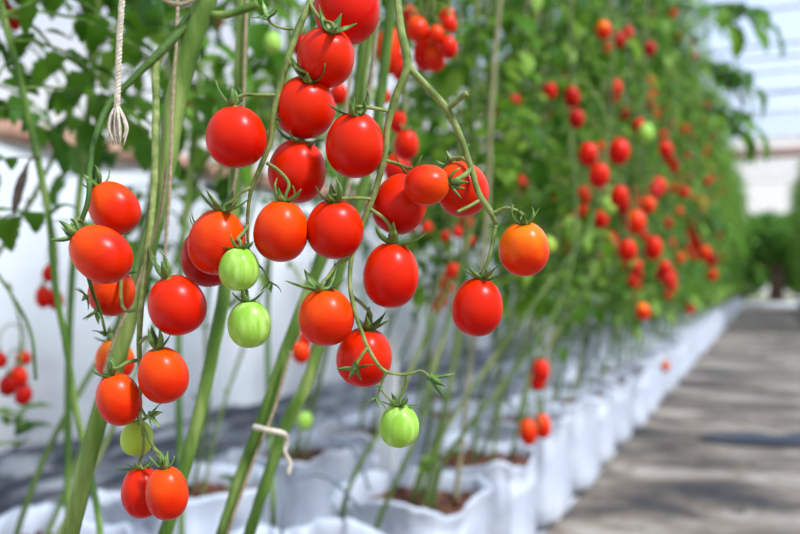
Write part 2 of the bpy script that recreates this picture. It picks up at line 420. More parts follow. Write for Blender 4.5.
# ------------------------------------------------------------------ grow bags
def bag_mesh(seed, sx=.15, sy=.185, h=.32):
    rnd = random.Random(seed); mb = MB(); vs = []; fs = []; seg = 64; rings = 14
    o = V3((seed * 7.3, 0, 0))
    def pt(k, z, s):
        a = 2 * math.pi * k / seg; c, s_ = math.cos(a), math.sin(a)
        e = .62; x = math.copysign(abs(c) ** e, c) * sx * s; y = math.copysign(abs(s_) ** e, s_) * sy * s
        q = V3((c * 2.2, s_ * 2.2, z * 7)) + o
        q2 = V3((c * 6, s_ * 6, z * 4)) + o
        wob = 1 + .06 * noise.noise(q) + .07 * noise.noise(q2) + .04 * noise.noise(q2 * 2.3)
        return V3((x * wob, y * wob, z))
    prof = [(0, .90), (.02, .98), (.07, 1.0), (.12, .985), (.17, .99), (.21, .97), (.25, .985), (.28, .97), (.30, .985), (.32, 1.0), (.335, 1.02), (.325, .97), (.29, .93), (.22, .92)]
    for (z, s) in prof:
        for k in range(seg):
            a = 2 * math.pi * k / seg
            p = pt(k, z * h / .32, s)
            if z > .26: p.z += .045 * noise.noise(V3((math.cos(a) * 1.3, math.sin(a) * 1.3, 5)) + o) + .012 * noise.noise(V3((math.cos(a) * 5, math.sin(a) * 5, 9)) + o) - .022
            vs.append(p)
    for i in range(len(prof) - 1):
        for k in range(seg): fs.append((i * seg + k, i * seg + (k + 1) % seg, (i + 1) * seg + (k + 1) % seg, (i + 1) * seg + k))
    fs.append(tuple(range(seg))[::-1]); mb.add(vs, fs)
    return mb.mesh('sack', m_bag)
def soil_mesh(seed, sx=.138, sy=.17, z0=.272):
    mb = MB(); seg = 24; rg = 8; vs = [V3((0, 0, z0 + .015))]; fs = []
    for r in range(1, rg + 1):
        for k in range(seg):
            a = 2 * math.pi * k / seg; e = .7; c, s = math.cos(a), math.sin(a)
            x = math.copysign(abs(c) ** e, c) * sx * r / rg; y = math.copysign(abs(s) ** e, s) * sy * r / rg
            vs.append(V3((x, y, z0 + .014 * noise.noise(V3((x * 40, y * 40, seed))) + .006 * noise.noise(V3((x * 110, y * 110, seed))))))
    for k in range(seg): fs.append((0, 1 + k, 1 + (k + 1) % seg))
    for r in range(rg - 1):
        for k in range(seg): fs.append((1 + r * seg + k, 1 + (r + 1) * seg + k, 1 + (r + 1) * seg + (k + 1) % seg, 1 + r * seg + (k + 1) % seg))
    mb.add(vs, fs)
    rnd = random.Random(seed)
    for _ in range(90):  # coir chips
        x, y = rnd.uniform(-.8, .8) * sx, rnd.uniform(-.8, .8) * sy; s = rnd.uniform(.004, .011)
        m = Matrix.Rotation(rnd.uniform(0, 3), 3, V3((rnd.random(), rnd.random(), rnd.random())))
        cc = V3((x, y, z0 + .012))
        mb.add([cc + m @ V3(q) * s for q in ((-1, -.6, -.4), (1, -.5, -.3), (1, .6, -.4), (-.9, .7, -.3), (-.7, -.5, .5), (.8, -.4, .4), (.7, .5, .5), (-.8, .4, .4))],
               [(3, 2, 1, 0), (4, 5, 6, 7), (0, 1, 5, 4), (1, 2, 6, 5), (2, 3, 7, 6), (3, 0, 4, 7)])
    return mb.mesh('soil', m_soil, smooth=False)
bag_v = [(bag_mesh(i), soil_mesh(i)) for i in range(5)]
front_y = [.42, .93, 1.44, 1.95] + [2.47 + .5 * i for i in range(49)]
back_y = [.15 + .5 * i for i in range(53)]
right_y = [15 + .5 * i for i in range(24)]
def place_bag(x, y, i, label, group):
    a, s = bag_v[i % 5]
    e = empty('grow_bag', (x + random.uniform(-.015, .015), y, .016 if x > -.9 else .004)); e.rotation_euler = (0, 0, random.uniform(-.12, .12))
    e.scale = (1, 1, random.uniform(.94, 1.06))
    link('sack', a, e); link('soil', s, e); tag(e, label, 'grow bag', group)
front_labels = {3: 'open white grow bag of brown coir nearest the camera on the path side', 4: 'white grow bag with crumpled rim, second in the path-side row behind the nearest open one',
                5: 'white grow bag third in the path-side row, its foot on the brown path', 6: 'white grow bag fourth in the path-side row beside the path'}
for i, y in enumerate(front_y):
    lb = front_labels.get(i); g = 'white grow bags in the row along the path'
    if not lb:
        if i < 3: lb, g = 'white plastic grow bag under the foreground vines', 'grow bags under the foreground vines'
        elif i < 16: lb, g = 'blurred white grow bag in the middle of the path-side row', 'mid-distance path-side grow bags'
        else: lb, g = 'tiny white grow bag far down the path-side row', 'far path-side grow bags'
    place_bag(-.755, y, i, lb, g)
for i, y in enumerate(back_y):
    if i < 3: lb, g = 'bluish white grow bag of the back row, at the foot of the foreground stems', 'back row grow bags by the foreground stems'
    elif i < 8: lb, g = 'pale grow bag of the back row between the vines and the black plastic', 'back row grow bags before the black plastic'
    else: lb, g = 'white grow bag far along the back row nearer the wall', 'far back row grow bags'
    place_bag(-1.24, y + (.15 if i < 2 else .1), i + 2, lb, g)
for i, y in enumerate(right_y):
    place_bag(.92, y, i + 1, 'tiny white grow bag in the row across the path', 'grow bags across the path')

# ------------------------------------------------------------------ generic vines
def stem_pts(lean, sway, seed, x0=0, y0=0):
    rnd = random.Random(seed); pts = [V3((x0, y0, .255))]
    for z in (.45, .7, 1.0, 1.4, 1.9, 2.4, 2.9, 3.3):
        s = min(1, (z - .25) / 1.0)
        pts.append(V3((x0 + sway * s + rnd.uniform(-.03, .03), y0 + lean * s + rnd.uniform(-.03, .03), z)))
    return pts
def at_z(pts, z):
    for a, c in zip(pts, pts[1:]):
        if c.z >= z: return a.lerp(c, (z - a.z) / (c.z - a.z))
    return pts[-1]
def plant_meshes(seed, n_leaves=92, zlo=.98, nseg=6, both=True):
    rnd = random.Random(seed)
    s1 = stem_pts(rnd.uniform(.40, .65), rnd.uniform(-.02, .14), seed, 0, -.05)
    s2 = stem_pts(rnd.uniform(.20, .42), rnd.uniform(-.12, .05), seed + 50, -.02, .05)
    s3 = stem_pts(rnd.uniform(.5, .8), rnd.uniform(-.02, .10), seed + 90, .03, .0)
    stems = []
    for s, r in ((s1, .0055), (s2, .0048), (s3, .0045)):
        mb = MB(); tube(mb, s, [r * 1.05] * 3 + [r] * 3 + [r * .8] * 3, 7, 4, lump=.3)
        for z in (.5, .66, .8, .92):  # old leaf stubs
            p = at_z(s, z); a = rnd.uniform(0, 6.28)
            tube(mb, [p, p + V3((math.cos(a) * .022, math.sin(a) * .022, .012))], [.004, .0025], 5, 2)
        stems.append(mb.mesh('stem', m_stem2))
    fo = MB()
    for k in range(n_leaves):
        u = (k + .5) / n_leaves; z = zlo + (3.15 - zlo) * u ** 1.0
        s = s1 if k % 2 else s2
        az = k * 2.4 + rnd.uniform(-.5, .5)
        compound(fo, at_z(s, z), az, rnd.uniform(.20, .32), rnd.uniform(0, .7), 3, rnd.uniform(.05, .078), nseg, rnd, rnd.uniform(.9, 1.9))
    for k in range(7):  # sparse low leaves and side shoots
        z = rnd.uniform(.75, 1.0)
        compound(fo, at_z(s1, z), rnd.uniform(0, 6.28), rnd.uniform(.08, .16), .3, 2, .04, 5, rnd, 1.4)
    st = MB()  # support strings
    for s in (s1, s2):
        tube(st, [V3((s[3].x + .01, s[3].y, .85)), V3((s[6].x + .01, s[6].y, 2.4)), V3((s[8].x, s[8].y, 3.4))], .0022, 5, 3)
    return stems, fo.mesh('foliage', [m_leaf, m_stem]), st.mesh('support_string', m_twine)
var = [plant_meshes(100 + i) for i in range(4)] + [plant_meshes(110 + i, 118, .66) for i in range(4)]
def place_plant(x, y, i, label, group, rz=0, sc=1, string=True, low=False):
    e = empty('tomato_plant', (x, y, .016)); e.rotation_euler = (0, 0, rz); e.scale = (sc, sc, 1)
    st, fo, sg = var[i % 4 + (4 if low else 0)]
    for s in st: link('stem', s, e)
    link('foliage', fo, e)
    if string: link('support_string', sg, e)
    tag(e, label, 'tomato plant', group)
for i, y in enumerate(front_y):
    if i < 3: continue
    if i < 8: lb, g = 'leafy tomato vine with bare pale lower stems rising beside the path', 'nearer path-side tomato vines'
    elif i < 20: lb, g = 'blurred tomato vine hung with small red fruit midway down the path', 'mid-distance path-side tomato vines'
    else: lb, g = 'distant green tomato vine near the far end of the path', 'far path-side tomato vines'
    place_plant(-.755, y, i, lb, g, random.uniform(-.25, .25), random.uniform(.9, 1.1), low=i > 5)
for i, y in enumerate(back_y):
    if i < 1: continue
    lb, g = ('tomato vine of the back row before the white wall', 'nearer back row tomato vines') if i < 8 else ('tomato vine far along the back row', 'far back row tomato vines')
    place_plant(-1.24, y + .1, i + 3, lb, g, random.uniform(-.3, .3), random.uniform(.85, 1.0), low=i > 15)
for i, y in enumerate(right_y):
    place_plant(.95, y, i + 2, 'distant tomato vine across the path', 'tomato vines across the path', math.pi + random.uniform(-.3, .3), 1.05, low=True)

for i, y in enumerate(back_y):   # a thicker wall of leaves behind
    if 11 <= i <= 26:
        place_plant(-1.62, y + .3, i + 1, 'tomato vine in the leafy rearmost line beside the wall', 'rearmost line of tomato vines', random.uniform(-.3, .3), .95, low=False)
# ------------------------------------------------------------------ foreground vines
def pp(lst, dd):
    o = []
    for q in lst: o.append(P(q[0], q[1], q[2] if len(q) > 2 else dd))
    return o
def fg_plant(label, base, group='foreground tomato vines'):
    e = empty('tomato_plant', base); e['label'] = label; e['category'] = 'tomato plant'; e['group'] = group
    e['_b'] = 0; del e['_b']
    return e
def part_tube(parent, name, pts, rad, mat, sides=12, n=8, hair=0, lump=.12, extra=None):
    off = V3(parent.location); mb = MB()
    a = tube(mb, pts, rad, sides, n, off, lump=lump)
    if hair: hairs(mb, *a, hair)
    if extra:
        for (p2, r2) in extra:
            a = tube(mb, p2, r2, 9, 6, off, lump=lump)
            if hair: hairs(mb, *a, hair // 3)
    return mb.build(name, mat, parent)
def back_up(p, x=-.72):
    """carry a stem from the top of the frame up to the overhead wire"""
    return [V3(((p.x + x) / 2, p.y + .05, p.z + .12)), V3((x, p.y + .12, 1.5)), V3((x, p.y + .15, 2.2)), V3((x, p.y + .15, 3.2))]

# vine A: thick stem at the left
A = fg_plant('thick green tomato vine at the left with a cut side branch and two fruiting trusses', (-.755, .93, .27))
a_pts = pp([(212, -30), (205, 0), (190, 45), (176, 100), (166, 165), (154, 225), (137, 290), (117, 360), (97, 425), (70, 534)], .80)
a_up = back_up(a_pts[0], -.66)[1:]
stA = list(reversed(a_up)) + a_pts + [P(40, 640, .86), V3((-.70, .86, .42)), V3((-.75, .92, .275))]
part_tube(A, 'stem', stA, [.007] * 3 + [.0100, .0100, .0100, .0095, .0088, .0078, .0078, .0080, .0080, .0080] + [.0085] * 3, m_stem, 16, 8, 260)
part_tube(A, 'branch_stub', pp([(203, 14), (222, 15), (245, 9), (258, 4)], .80), [.0042, .0036, .0036, .0040], m_stem, 10, 6, 60)
tA1 = pp([(196, 12, .80), (180, 30, .79), (158, 54, .77), (132, 80, .76), (112, 100, .75), (97, 132, .73), (90, 168, .70), (87, 205, .68), (80, 228, .68), (85, 262, .69), (92, 290, .70), (100, 312, .71), (106, 335, .72)], 0)
part_tube(A, 'truss_stem', tA1, [.0050, .0044, .0034, .0029, .0027, .0024, .0022, .0020, .0018, .0015, .0015, .0013, .001], m_darkstem, 9, 6, 260)
tA2 = pp([(176, 35, .79), (158, 58, .775), (156, 100, .76), (155, 150, .74), (153, 200, .72), (147, 255, .69), (141, 310, .67), (139, 350, .66), (141, 385, .66), (139, 405, .66), (143, 428, .66), (154, 448, .66), (159, 458, .66)], 0)
part_tube(A, 'truss_stem', tA2, [.0042, .0038, .0032, .0030, .0028, .0026, .0022, .0019, .0016, .0014, .0013, .0012, .0012], m_truss, 9, 6, 260)
# second vine B
B = fg_plant('slender green tomato vine rising behind the pair of green tomatoes', (-.755, 1.02, .27))
b_pts = pp([(245, -30), (243, 20), (240, 80), (237, 150), (232, 230), (223, 300), (211, 360), (199, 415), (184, 470), (165, 534)], .92)
part_tube(B, 'stem', list(reversed(back_up(b_pts[0], -.74)[1:])) + b_pts + [P(140, 600, .95), V3((-.75, 1.0, .275))],
          [.006] * 3 + [.0068] * 2 + [.0066] * 3 + [.0068] * 5 + [.007] * 2, m_stem, 14, 8, 180)
# vine C and D
Cc = fg_plant('green tomato vine leaning behind the centre cluster, its lower stem tied to its neighbour', (-.755, 1.44, .27))
c_pts = pp([(374, -30), (369, 20), (362, 70), (354, 130), (342, 190), (326, 245), (305, 300), (286, 350), (266, 410), (243, 470), (222, 534)], 1.0)
part_tube(Cc, 'stem', list(reversed(back_up(c_pts[0], -.70)[1:])) + c_pts + [P(205, 590, 1.08), V3((-.75, 1.40, .275))],
          [.006] * 3 + [.0072] * 6 + [.0068] * 5 + [.0075] * 2, m_stem, 14, 8, 160)
D = fg_plant('green vine with a knotted joint, rightmost stem below the centre cluster', (-.755, 1.46, .27))
d_pts = pp([(392, -30), (385, 60), (372, 150), (352, 230), (334, 290), (317, 350), (303, 392), (292, 412), (270, 470), (249, 534)], 1.04)
part_tube(D, 'stem', list(reversed(back_up(d_pts[0], -.68)[1:])) + d_pts + [P(232, 590, 1.12), V3((-.75, 1.46, .275))],
          [.0055] * 3 + [.0058] * 5 + [.0064, .0072, .0082, .0066, .0066, .007, .007], m_stem, 14, 8, 120)
# centre-left truss (from vine C)
T1 = pp([(372, -40, .98), (345, -45, .80), (325, -25, .69), (311, 0, .665), (300, 25, .66), (288, 58, .655), (279, 90, .655), (273, 118, .655), (270, 142, .657), (261, 166, .66), (252, 187, .662), (248, 212, .665), (248, 240, .668), (249, 265, .668), (246, 290, .664)], 0)
part_tube(Cc, 'truss_stem', T1, [.004, .0034, .0028, .0026, .0026, .0025, .0023, .0021, .0020, .0019, .0016, .0013, .0011, .001, .0009], m_truss, 10, 7, 420,
          extra=[(pp([(293, 29, .66), (282, 28, .655), (270, 22, .655), (267, 17, .655)], 0), [.0011, .0009, .0010, .0012]),
                 (pp([(249, 250, .668), (256, 262, .66), (264, 271, .655), (270, 284, .65)], 0), [.0007, .0007, .0006, .0007])])
# right truss (from vine D)
T2 = pp([(402, -60, 1.0), (395, -40, .80), (397, -8, .69), (401, 30, .66), (407, 68, .652), (396, 96, .652), (388, 125, .652), (384, 158, .653), (379, 178, .655), (370, 205, .657), (361, 228, .657), (352, 256, .655), (350, 282, .65), (354, 308, .642), (361, 330, .634), (369, 350, .628), (385, 371, .628), (396, 374, .632), (409, 374, .635), (422, 371, .635), (430, 377, .635)], 0)
part_tube(D, 'truss_stem', T2, [.004, .0034, .0030, .0030, .0034, .0027, .0025, .0025, .0024, .0023, .0022, .0019, .0017, .0016, .0013, .0014, .0013, .0010, .0010, .0009, .0008], m_truss, 10, 7, 520,
          extra=[(pp([(406, 64, .652), (413, 72, .652), (431, 91, .65), (447, 110, .65), (460, 136, .65), (470, 165, .65), (480, 196, .65), (491, 213, .652), (496, 224, .655)], 0), [.003, .0028, .0025, .0028, .0024, .0023, .0023, .0022, .0018]),
                 (pp([(447, 109, .65), (457, 101, .645), (467, 93, .64)], 0), [.0022, .0018, .0023]),
                 (pp([(480, 200, .65), (468, 207, .645), (457, 212, .64)], 0), [.0013, .0012, .0010]),
                 (pp([(367, 348, .628), (360, 358, .625), (355, 367, .622)], 0), [.0012, .0010, .0010]),
                 (pp([(386, 371, .628), (381, 385, .63), (377, 396, .63)], 0), [.0010, .0008, .0007]),
                 (pp([(380, 388, .63), (388, 398, .63), (395, 402, .63)], 0), [.0007, .0006, .0006])])
# dried flower stars left on the trusses
def star(parent, px, py, d, roll, size, num=5, tilt=0, up=-.9, curl=.8, name='empty_calyx', mat=None):
    zdir = math.cos(tilt) * (math.sin(roll) * rgt + math.cos(roll) * upv) - math.sin(tilt) * fwd
    mb = MB(); calyx(mb, P(px, py, d) - V3(parent.location), zdir, size, num, random.uniform(0, 6), up, curl)
    return mb.build(name, mat or m_sepal, parent)
star(Cc, 267, 17, .655, .2, .014, 5, .9, .2, .8)
star(Cc, 270, 283, .65, 3.0, .010, 4, .3, .3, 1)
star(D, 355, 368, .622, 3.1, .012, 5, .8, .1, .3)
star(D, 376, 397, .63, 3.4, .009, 6, .2, .6, .3); star(D, 381, 386, .63, 3.9, .006, 4, .2, .6, .3)
star(D, 430, 377, .635, 2.2, .016, 5, -.2, .9, .2)
star(A, 86, 296, .70, 4.0, .012, 5, .4, .0, .6); star(A, 97, 310, .71, 3.4, .014, 4, .2, .7, .4)
star(A, 150, 414, .65, 1.7, .012, 5, .3, .5, .6); star(A, 105, 335, .72, 3.1, .010, 5, .1, -.6, .9)
part_tube(A, 'truss_stem', pp([(140, 407, .66), (147, 417, .655), (154, 416, .65), (160, 412, .65)], 0), [.0011, .001, .0009, .001], m_truss, 7, 5, 40)

# ------------------------------------------------------------------ foreground tomatoes
def tomato(label, cx, cy, apx, bpx, d, roll=0, tilt=5, mat=None, attach=None, via=(), group='ripe tomatoes on the nearest trusses', seed=0, sep=None, nsep=5, curl=1.7, up=.15, pr=.0012):
    roll = R(roll); tilt = R(tilt)
    z = math.cos(tilt) * (math.sin(roll) * rgt + math.cos(roll) * upv) - math.sin(tilt) * fwd
    c = P(cx, cy, d); a = apx * d / F; bb = bpx * d / F
    e = empty('tomato', c - z * bb)
    o = link('fruit', fruit_mesh(a, bb, mat or m_red, seed, lobes=.010 + .010 * ((seed * 7) % 5) / 5), e)
    o.matrix_local = Matrix.Translation(z * bb) @ frame_from_z(z, seed * .7).to_4x4()
    if 1:
        rnd = random.Random(seed + 900); top = c + z * bb * .885
        mb = MB(); calyx(mb, top - V3(e.location), z, (sep * 1.15 if sep else a * .98), nsep, rnd.uniform(0, 6), up, curl, rnd)
        mb.build('calyx', m_sepal, e)
        if attach:
            dd = attach[2] if len(attach) > 2 else d
            pts = [top + z * .001, top + z * .006] + [P(q[0], q[1], q[2] if len(q) > 2 else d) for q in via] + [P(attach[0], attach[1], dd)]
            k = len(pts); rad = [pr * 1.15, pr * 1.0] + [pr * 1.1] * (k - 3) + [pr * 1.15]
            mb = MB(); aa = tube(mb, pts, rad, 9, 7, V3(e.location), lump=.1); hairs(mb, *aa, 60)
            mb.build('pedicel', m_truss, e)
    return tag(e, label, 'tomato', group)
tomato('large ripe red tomato cropped by the top edge of the picture', 347, 9, 33, 35, .685, 0, 0, m_red, (330, -40, .69), (), seed=1)
tomato('red tomato directly below the cropped top one, its open calyx facing out', 326, 57, 29, 30, .662, 18, 38, m_red, (309, 2, .663), ((322, 20, .652),), seed=2, curl=1.2)
tomato('red tomato second below the cropped top one, overlapping the tomato above it', 305, 107, 30.5, 31, .668, 14, 36, m_red, (287, 60, .655), ((300, 70, .652),), seed=3, curl=1.3)
tomato('round red tomato hanging alone left of the stalk, level with the frayed twine end', 236, 137, 30, 31, .65, -4, 4, m_red, (276, 95, .655), ((244, 95), (258, 95)), seed=4, curl=2.0, up=.5)
tomato('upright red tomato beneath the vine with pale star calyx, right of the twin stacked ones', 355, 145, 29.5, 33, .652, 3, 22, m_red, (388, 111, .652), ((358, 107, .64), (372, 108, .645)), seed=5, curl=1.8)
tomato('red tomato in the centre-left column under the dark shaded calyx', 297, 171, 29, 32, .675, 8, 12, m_red, (274, 117, .655), ((300, 135, .665), (288, 124, .66)), seed=6, up=-.1, curl=1.0)
tomato('orange-red tomato with a bright highlight, lowest on the centre-left stalk before the green pair', 281, 231, 27.5, 31, .65, 8, 4, m_orange, (267, 163, .66), ((289, 186, .652), (278, 170, .657)), seed=7, up=0.2)
tomato('deep red ribbed tomato with star calyx in the middle of the picture', 335, 229, 28.5, 30, .655, -2, 20, m_red, (372, 199, .656), ((340, 198, .645), (356, 198, .65)), seed=8)
tomato('orange-red oval tomato beside and above the upper green tomato', 217, 242, 28.5, 33, .657, 12, 3, m_orange, (252, 187, .662), ((232, 201, .658), (240, 193, .66)), seed=9, curl=.9, up=.3, sep=.022)
tomato('dark red tomato mostly hidden behind the oval one left of the green pair', 208, 257, 27, 30, .71, -5, 0, m_darkred, (226, 205, .70), (), seed=10)
tomato('upper of the two hanging green tomatoes, small and round', 239, 269, 20, 22, .642, 3, 4, m_green, (248, 226, .665), ((238, 240, .642), (243, 233, .645)), seed=11, curl=1.2, up=.1, sep=.012, group='unripe green tomatoes', nsep=6)
tomato('lower of the two hanging green tomatoes, slightly larger', 249.5, 324, 21.5, 24, .65, -4, 4, m_green, (246, 290, .664), (), seed=12, curl=1.0, sep=.014, group='unripe green tomatoes')
tomato('orange-red round tomato with a white highlight, in front of the leaning stem at mid height', 326, 317, 28, 29, .642, -6, 5, m_orange, (352, 257, .655), ((328, 277, .645), (338, 264, .65)), seed=13, up=.25, curl=.8, sep=.022)
tomato('red tomato crossed by a dangling stalk, lowest red one of the centre cluster', 364, 357, 28, 30, .658, 10, 8, m_red, (352, 296, .648), ((371, 316, .655), (364, 306, .652)), seed=14, up=.6, curl=.5)
tomato('deep red oval tomato right of the centre stalk with a dark spreading calyx', 391, 275, 28, 33, .652, 4, 2, m_red, (369, 208, .657), ((392, 232, .652), (387, 222, .653)), seed=15, up=.2, curl=.7, nsep=6, sep=.021)
tomato('deep red tomato partly behind the small horizontal orange one', 400, 204, 27, 31, .672, 25, 0, m_red, (384, 160, .655), ((403, 166, .67),), seed=16, curl=1)
tomato('small glossy orange-red tomato lying sideways, stalk to its right', 427, 185, 20.5, 23, .640, 82, 5, m_orange, (472, 168, .65), ((458, 179, .643), (466, 174, .647)), seed=17, sep=.014, curl=.7, up=.5, pr=.0018)
tomato('large orange-red tomato behind the right stalk and its stub', 462, 189, 26.5, 28, .682, -18, -15, m_orange, (477, 185, .655), ((450, 160, .68), (462, 158, .67)), seed=18, curl=1)
tomato('bright orange tomato furthest right of the sharp ones, lit yellowish round its stem', 524, 249, 25.5, 27.5, .65, -2, 14, m_amber, (491, 214, .652), ((519, 212, .648), (507, 208, .65)), seed=19, up=.3, curl=1.5)
tomato('deep red egg-shaped tomato at the end of the right stalk', 477.5, 307, 25.5, 29.5, .65, 8, 3, m_red, (496, 224, .655), ((487, 264, .65), (491, 250, .652)), seed=20, up=.3, curl=.5, nsep=5, sep=.021)
tomato('lone small green striped tomato at the tip of the lowest truss', 399, 425.5, 20, 22, .638, 2, 8, m_green, (406, 374, .635), ((405, 390, .635),), seed=21, up=.1, curl=.7, sep=.013, group='unripe green tomatoes', nsep=6, pr=.0009)
tomato('red oval tomato tilted left, topmost in the left cluster', 114, 208, 24, 28, .70, -36, 3, m_orange, (89, 190, .69), (), seed=22, curl=1.2)
tomato('large glossy red tomato lying diagonal, second from the top in the left cluster', 101, 254, 27, 32.5, .665, -52, 5, m_orange, (82, 222, .68), ((70, 228, .668), (77, 220, .672)), seed=23, curl=1.8)
tomato('red tomato behind the large diagonal one, beside the thick vine', 112, 292, 23, 24, .73, 20, 10, m_orange, (140, 309, .68), ((126, 311, .69),), seed=24, curl=.8)
tomato('round red tomato between the thick vine and the green pair', 177, 305, 28.5, 30.5, .655, -18, 12, m_red, (149, 248, .692), ((162, 275, .655), (155, 262, .67)), seed=25, up=.6, curl=1.2)
tomato('orange-red egg-shaped tomato hanging right of the thick vine at lower left', 163, 375, 25, 28.5, .655, -10, 10, m_orange, (140, 343, .66), ((151, 338, .65), (145, 338, .655)), seed=26, up=.6, curl=1.3)
tomato('orange-red tomato overlapping the front of the thick vine', 119, 399, 22, 27, .66, -14, 10, m_orange, (140, 360, .66), ((118, 368, .652), (128, 362, .655)), seed=27, curl=1.5, up=.4)
tomato('orange tomato half hidden behind the thick vine', 115, 360, 19, 21, .86, -8, 0, m_amber, (108, 333, .86), (), seed=28)
tomato('pale yellow-green unripe tomato behind the thin stalk at lower left', 137, 438, 16, 18, .69, 5, 0, m_yellow, (140, 405, .66), (), seed=29, sep=.013, curl=.5, group='unripe green tomatoes')
tomato('red tomato behind its twin, bottom of the lower left truss', 142, 492, 20.5, 26, .675, -3, 5, m_red, (143, 430, .66), ((142, 455, .67),), seed=30, curl=.8)
tomato('orange-red tomato in front of its twin, bottom of the lower left truss', 167, 493, 21, 27, .65, -4, 5, m_orange, (154, 448, .66), (), seed=31, curl=1.2, up=.5)

# ------------------------------------------------------------------ twines
def rope(mb, pts, r, off, pitch=.009, strands=3):
    pts, _ = spline(pts, [r] * len(pts), 24)
    L = 0; tan = [(pts[min(i + 1, len(pts) - 1)] - pts[max(i - 1, 0)]).normalized() for i in range(len(pts))]
    nrm = tan[0].orthogonal().normalized(); out_ = [[] for _ in range(strands)]
    for i, p in enumerate(pts):
        if i: L += (p - pts[i - 1]).length
        nrm = (nrm - tan[i] * nrm.dot(tan[i])).normalized(); bi = tan[i].cross(nrm)
        for s in range(strands):
            a = 2 * math.pi * (L / pitch + s / strands)
            out_[s].append(p + (nrm * math.cos(a) + bi * math.sin(a)) * r * .55)
    for s in range(strands): tube(mb, out_[s], r * .55, 6, 1, off)
    return out_
def dense(pts, step=.0012):
    o = [pts[0]]
    for a, c in zip(pts, pts[1:]):
        k = max(1, int((c - a).length / step / 24))
        o += [a.lerp(c, (i + 1) / k) for i in range(k)]
    return o
tw = empty('twine', P(119, 60, .70)); off = V3(tw.location)
mb = MB(); rope(mb, dense([P(132, -260, .80), P(123, -20, .70), P(119, 50, .70), P(117, 108, .70)]), .0026, off); mb.build('cord', m_twine, tw)
mb = MB(); rnd = random.Random(5)
for k in range(16):
    sx = rnd.uniform(-10, 10); dz = rnd.uniform(-.006, .006); en = rnd.uniform(28, 38)
    tube(mb, [P(117, 104, .70), P(117 + sx * .7, 116, .70 + dz), P(118 + sx, 130, .70 + dz), P(119 + sx * .55, 108 + en, .70 + dz)], [.0011, .0010, .0009, .0006], 5, 5, off)
mb.build('frayed_end', m_twine, tw)
tag(tw, 'pale hanging twine with a loose frayed end, in front of the leaves at upper left', 'twine', 'support twines')
def twine(label, pts, r, mat=m_twineb):
    e = empty('twine', pts[len(pts) // 2]); mb = MB(); rope(mb, dense(pts), r, V3(e.location)); mb.build('cord', mat, e)
    return tag(e, label, 'twine', 'support twines')
twine('brown twisted twine running down beside the thick left vine', pp([(180, -60, .84), (177, 30, .79), (173, 90, .785), (171, 150, .78), (169, 200, .775), (164, 262, .77), (160, 300, .77)], 0), .0016)
twine('thin brown twine wound close along the lower thick left vine', pp([(166, 168, .785), (160, 215, .785), (148, 252, .785), (132, 300, .785), (112, 345, .785), (104, 372, .79)], 0), .0014)
twine('brown twine following the slender vine behind the lone left tomato', pp([(250, -60, .92), (246, 20, .91), (244, 90, .91), (238, 160, .91), (230, 210, .91)], 0), .0016)
twine('brown twine along the right side of the vine behind the centre cluster', pp([(382, -60, 1.0), (378, 20, .985), (371, 80, .985), (360, 140, .985), (345, 200, .985)], 0), .0018)
twine('twine along the left side of the vine behind the centre cluster', pp([(364, -60, 1.0), (358, 10, .985), (351, 70, .985), (343, 130, .985), (336, 170, .985)], 0), .0017)
twine('pale twine clinging to the lower part of the leaning vine', pp([(291, 352, .985), (274, 410, .985), (252, 465, .985), (232, 520, .985), (222, 560, 1.0)], 0), .0018)
twine('light twine looped at the top left over the side branch', pp([(150, -12, .78), (165, 0, .78), (182, 4, .775), (196, -2, .78), (204, -14, .80)], 0), .0018)
e = empty('plant_tie', P(280, 430, .99)); mb = MB(); o_ = V3(e.location)
tube(mb, pp([(254, 427, .985), (268, 430, .975), (282, 433, .985), (287, 440, 1.0), (285, 452, 1.0), (290, 462, 1.0), (288, 474, 1.0)], 0), [.0035, .003, .003, .003, .0025, .002, .003], 8, 6, o_, lump=.3)
mb.build('tie', m_twine, e); tag(e, 'pale straw-coloured tie holding two lower stems together, one end dangling', 'plant tie')

# ------------------------------------------------------------------ foliage of the near vines and the left shoot
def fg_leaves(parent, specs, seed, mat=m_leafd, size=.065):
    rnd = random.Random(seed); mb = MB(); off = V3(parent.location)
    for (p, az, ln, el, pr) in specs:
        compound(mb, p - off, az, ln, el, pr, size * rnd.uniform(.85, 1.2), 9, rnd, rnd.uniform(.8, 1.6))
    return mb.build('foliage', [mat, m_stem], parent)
def cloud(st, zlo, zhi, n, seed, azr=(0, 6.28), ln=(.18, .3)):
    rnd = random.Random(seed); o = []
    for k in range(n):
        z = zlo + (zhi - zlo) * (k + .5) / n
        o.append((at_z(st, z), rnd.uniform(*azr), rnd.uniform(*ln), rnd.uniform(.1, .8), 3))
    return o
asc = lambda pts: sorted(pts, key=lambda p: p.z)
azback = (R(75), R(215))     # away from the aisle and the lens
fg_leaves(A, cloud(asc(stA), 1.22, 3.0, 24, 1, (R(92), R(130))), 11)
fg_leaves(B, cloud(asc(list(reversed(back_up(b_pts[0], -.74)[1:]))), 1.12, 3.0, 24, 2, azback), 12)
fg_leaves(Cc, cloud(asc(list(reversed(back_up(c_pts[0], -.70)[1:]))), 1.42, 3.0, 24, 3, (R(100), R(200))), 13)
fg_leaves(D, cloud(asc(list(reversed(back_up(d_pts[0], -.68)[1:]))), 1.45, 3.0, 24, 4, (R(100), R(200))), 14)
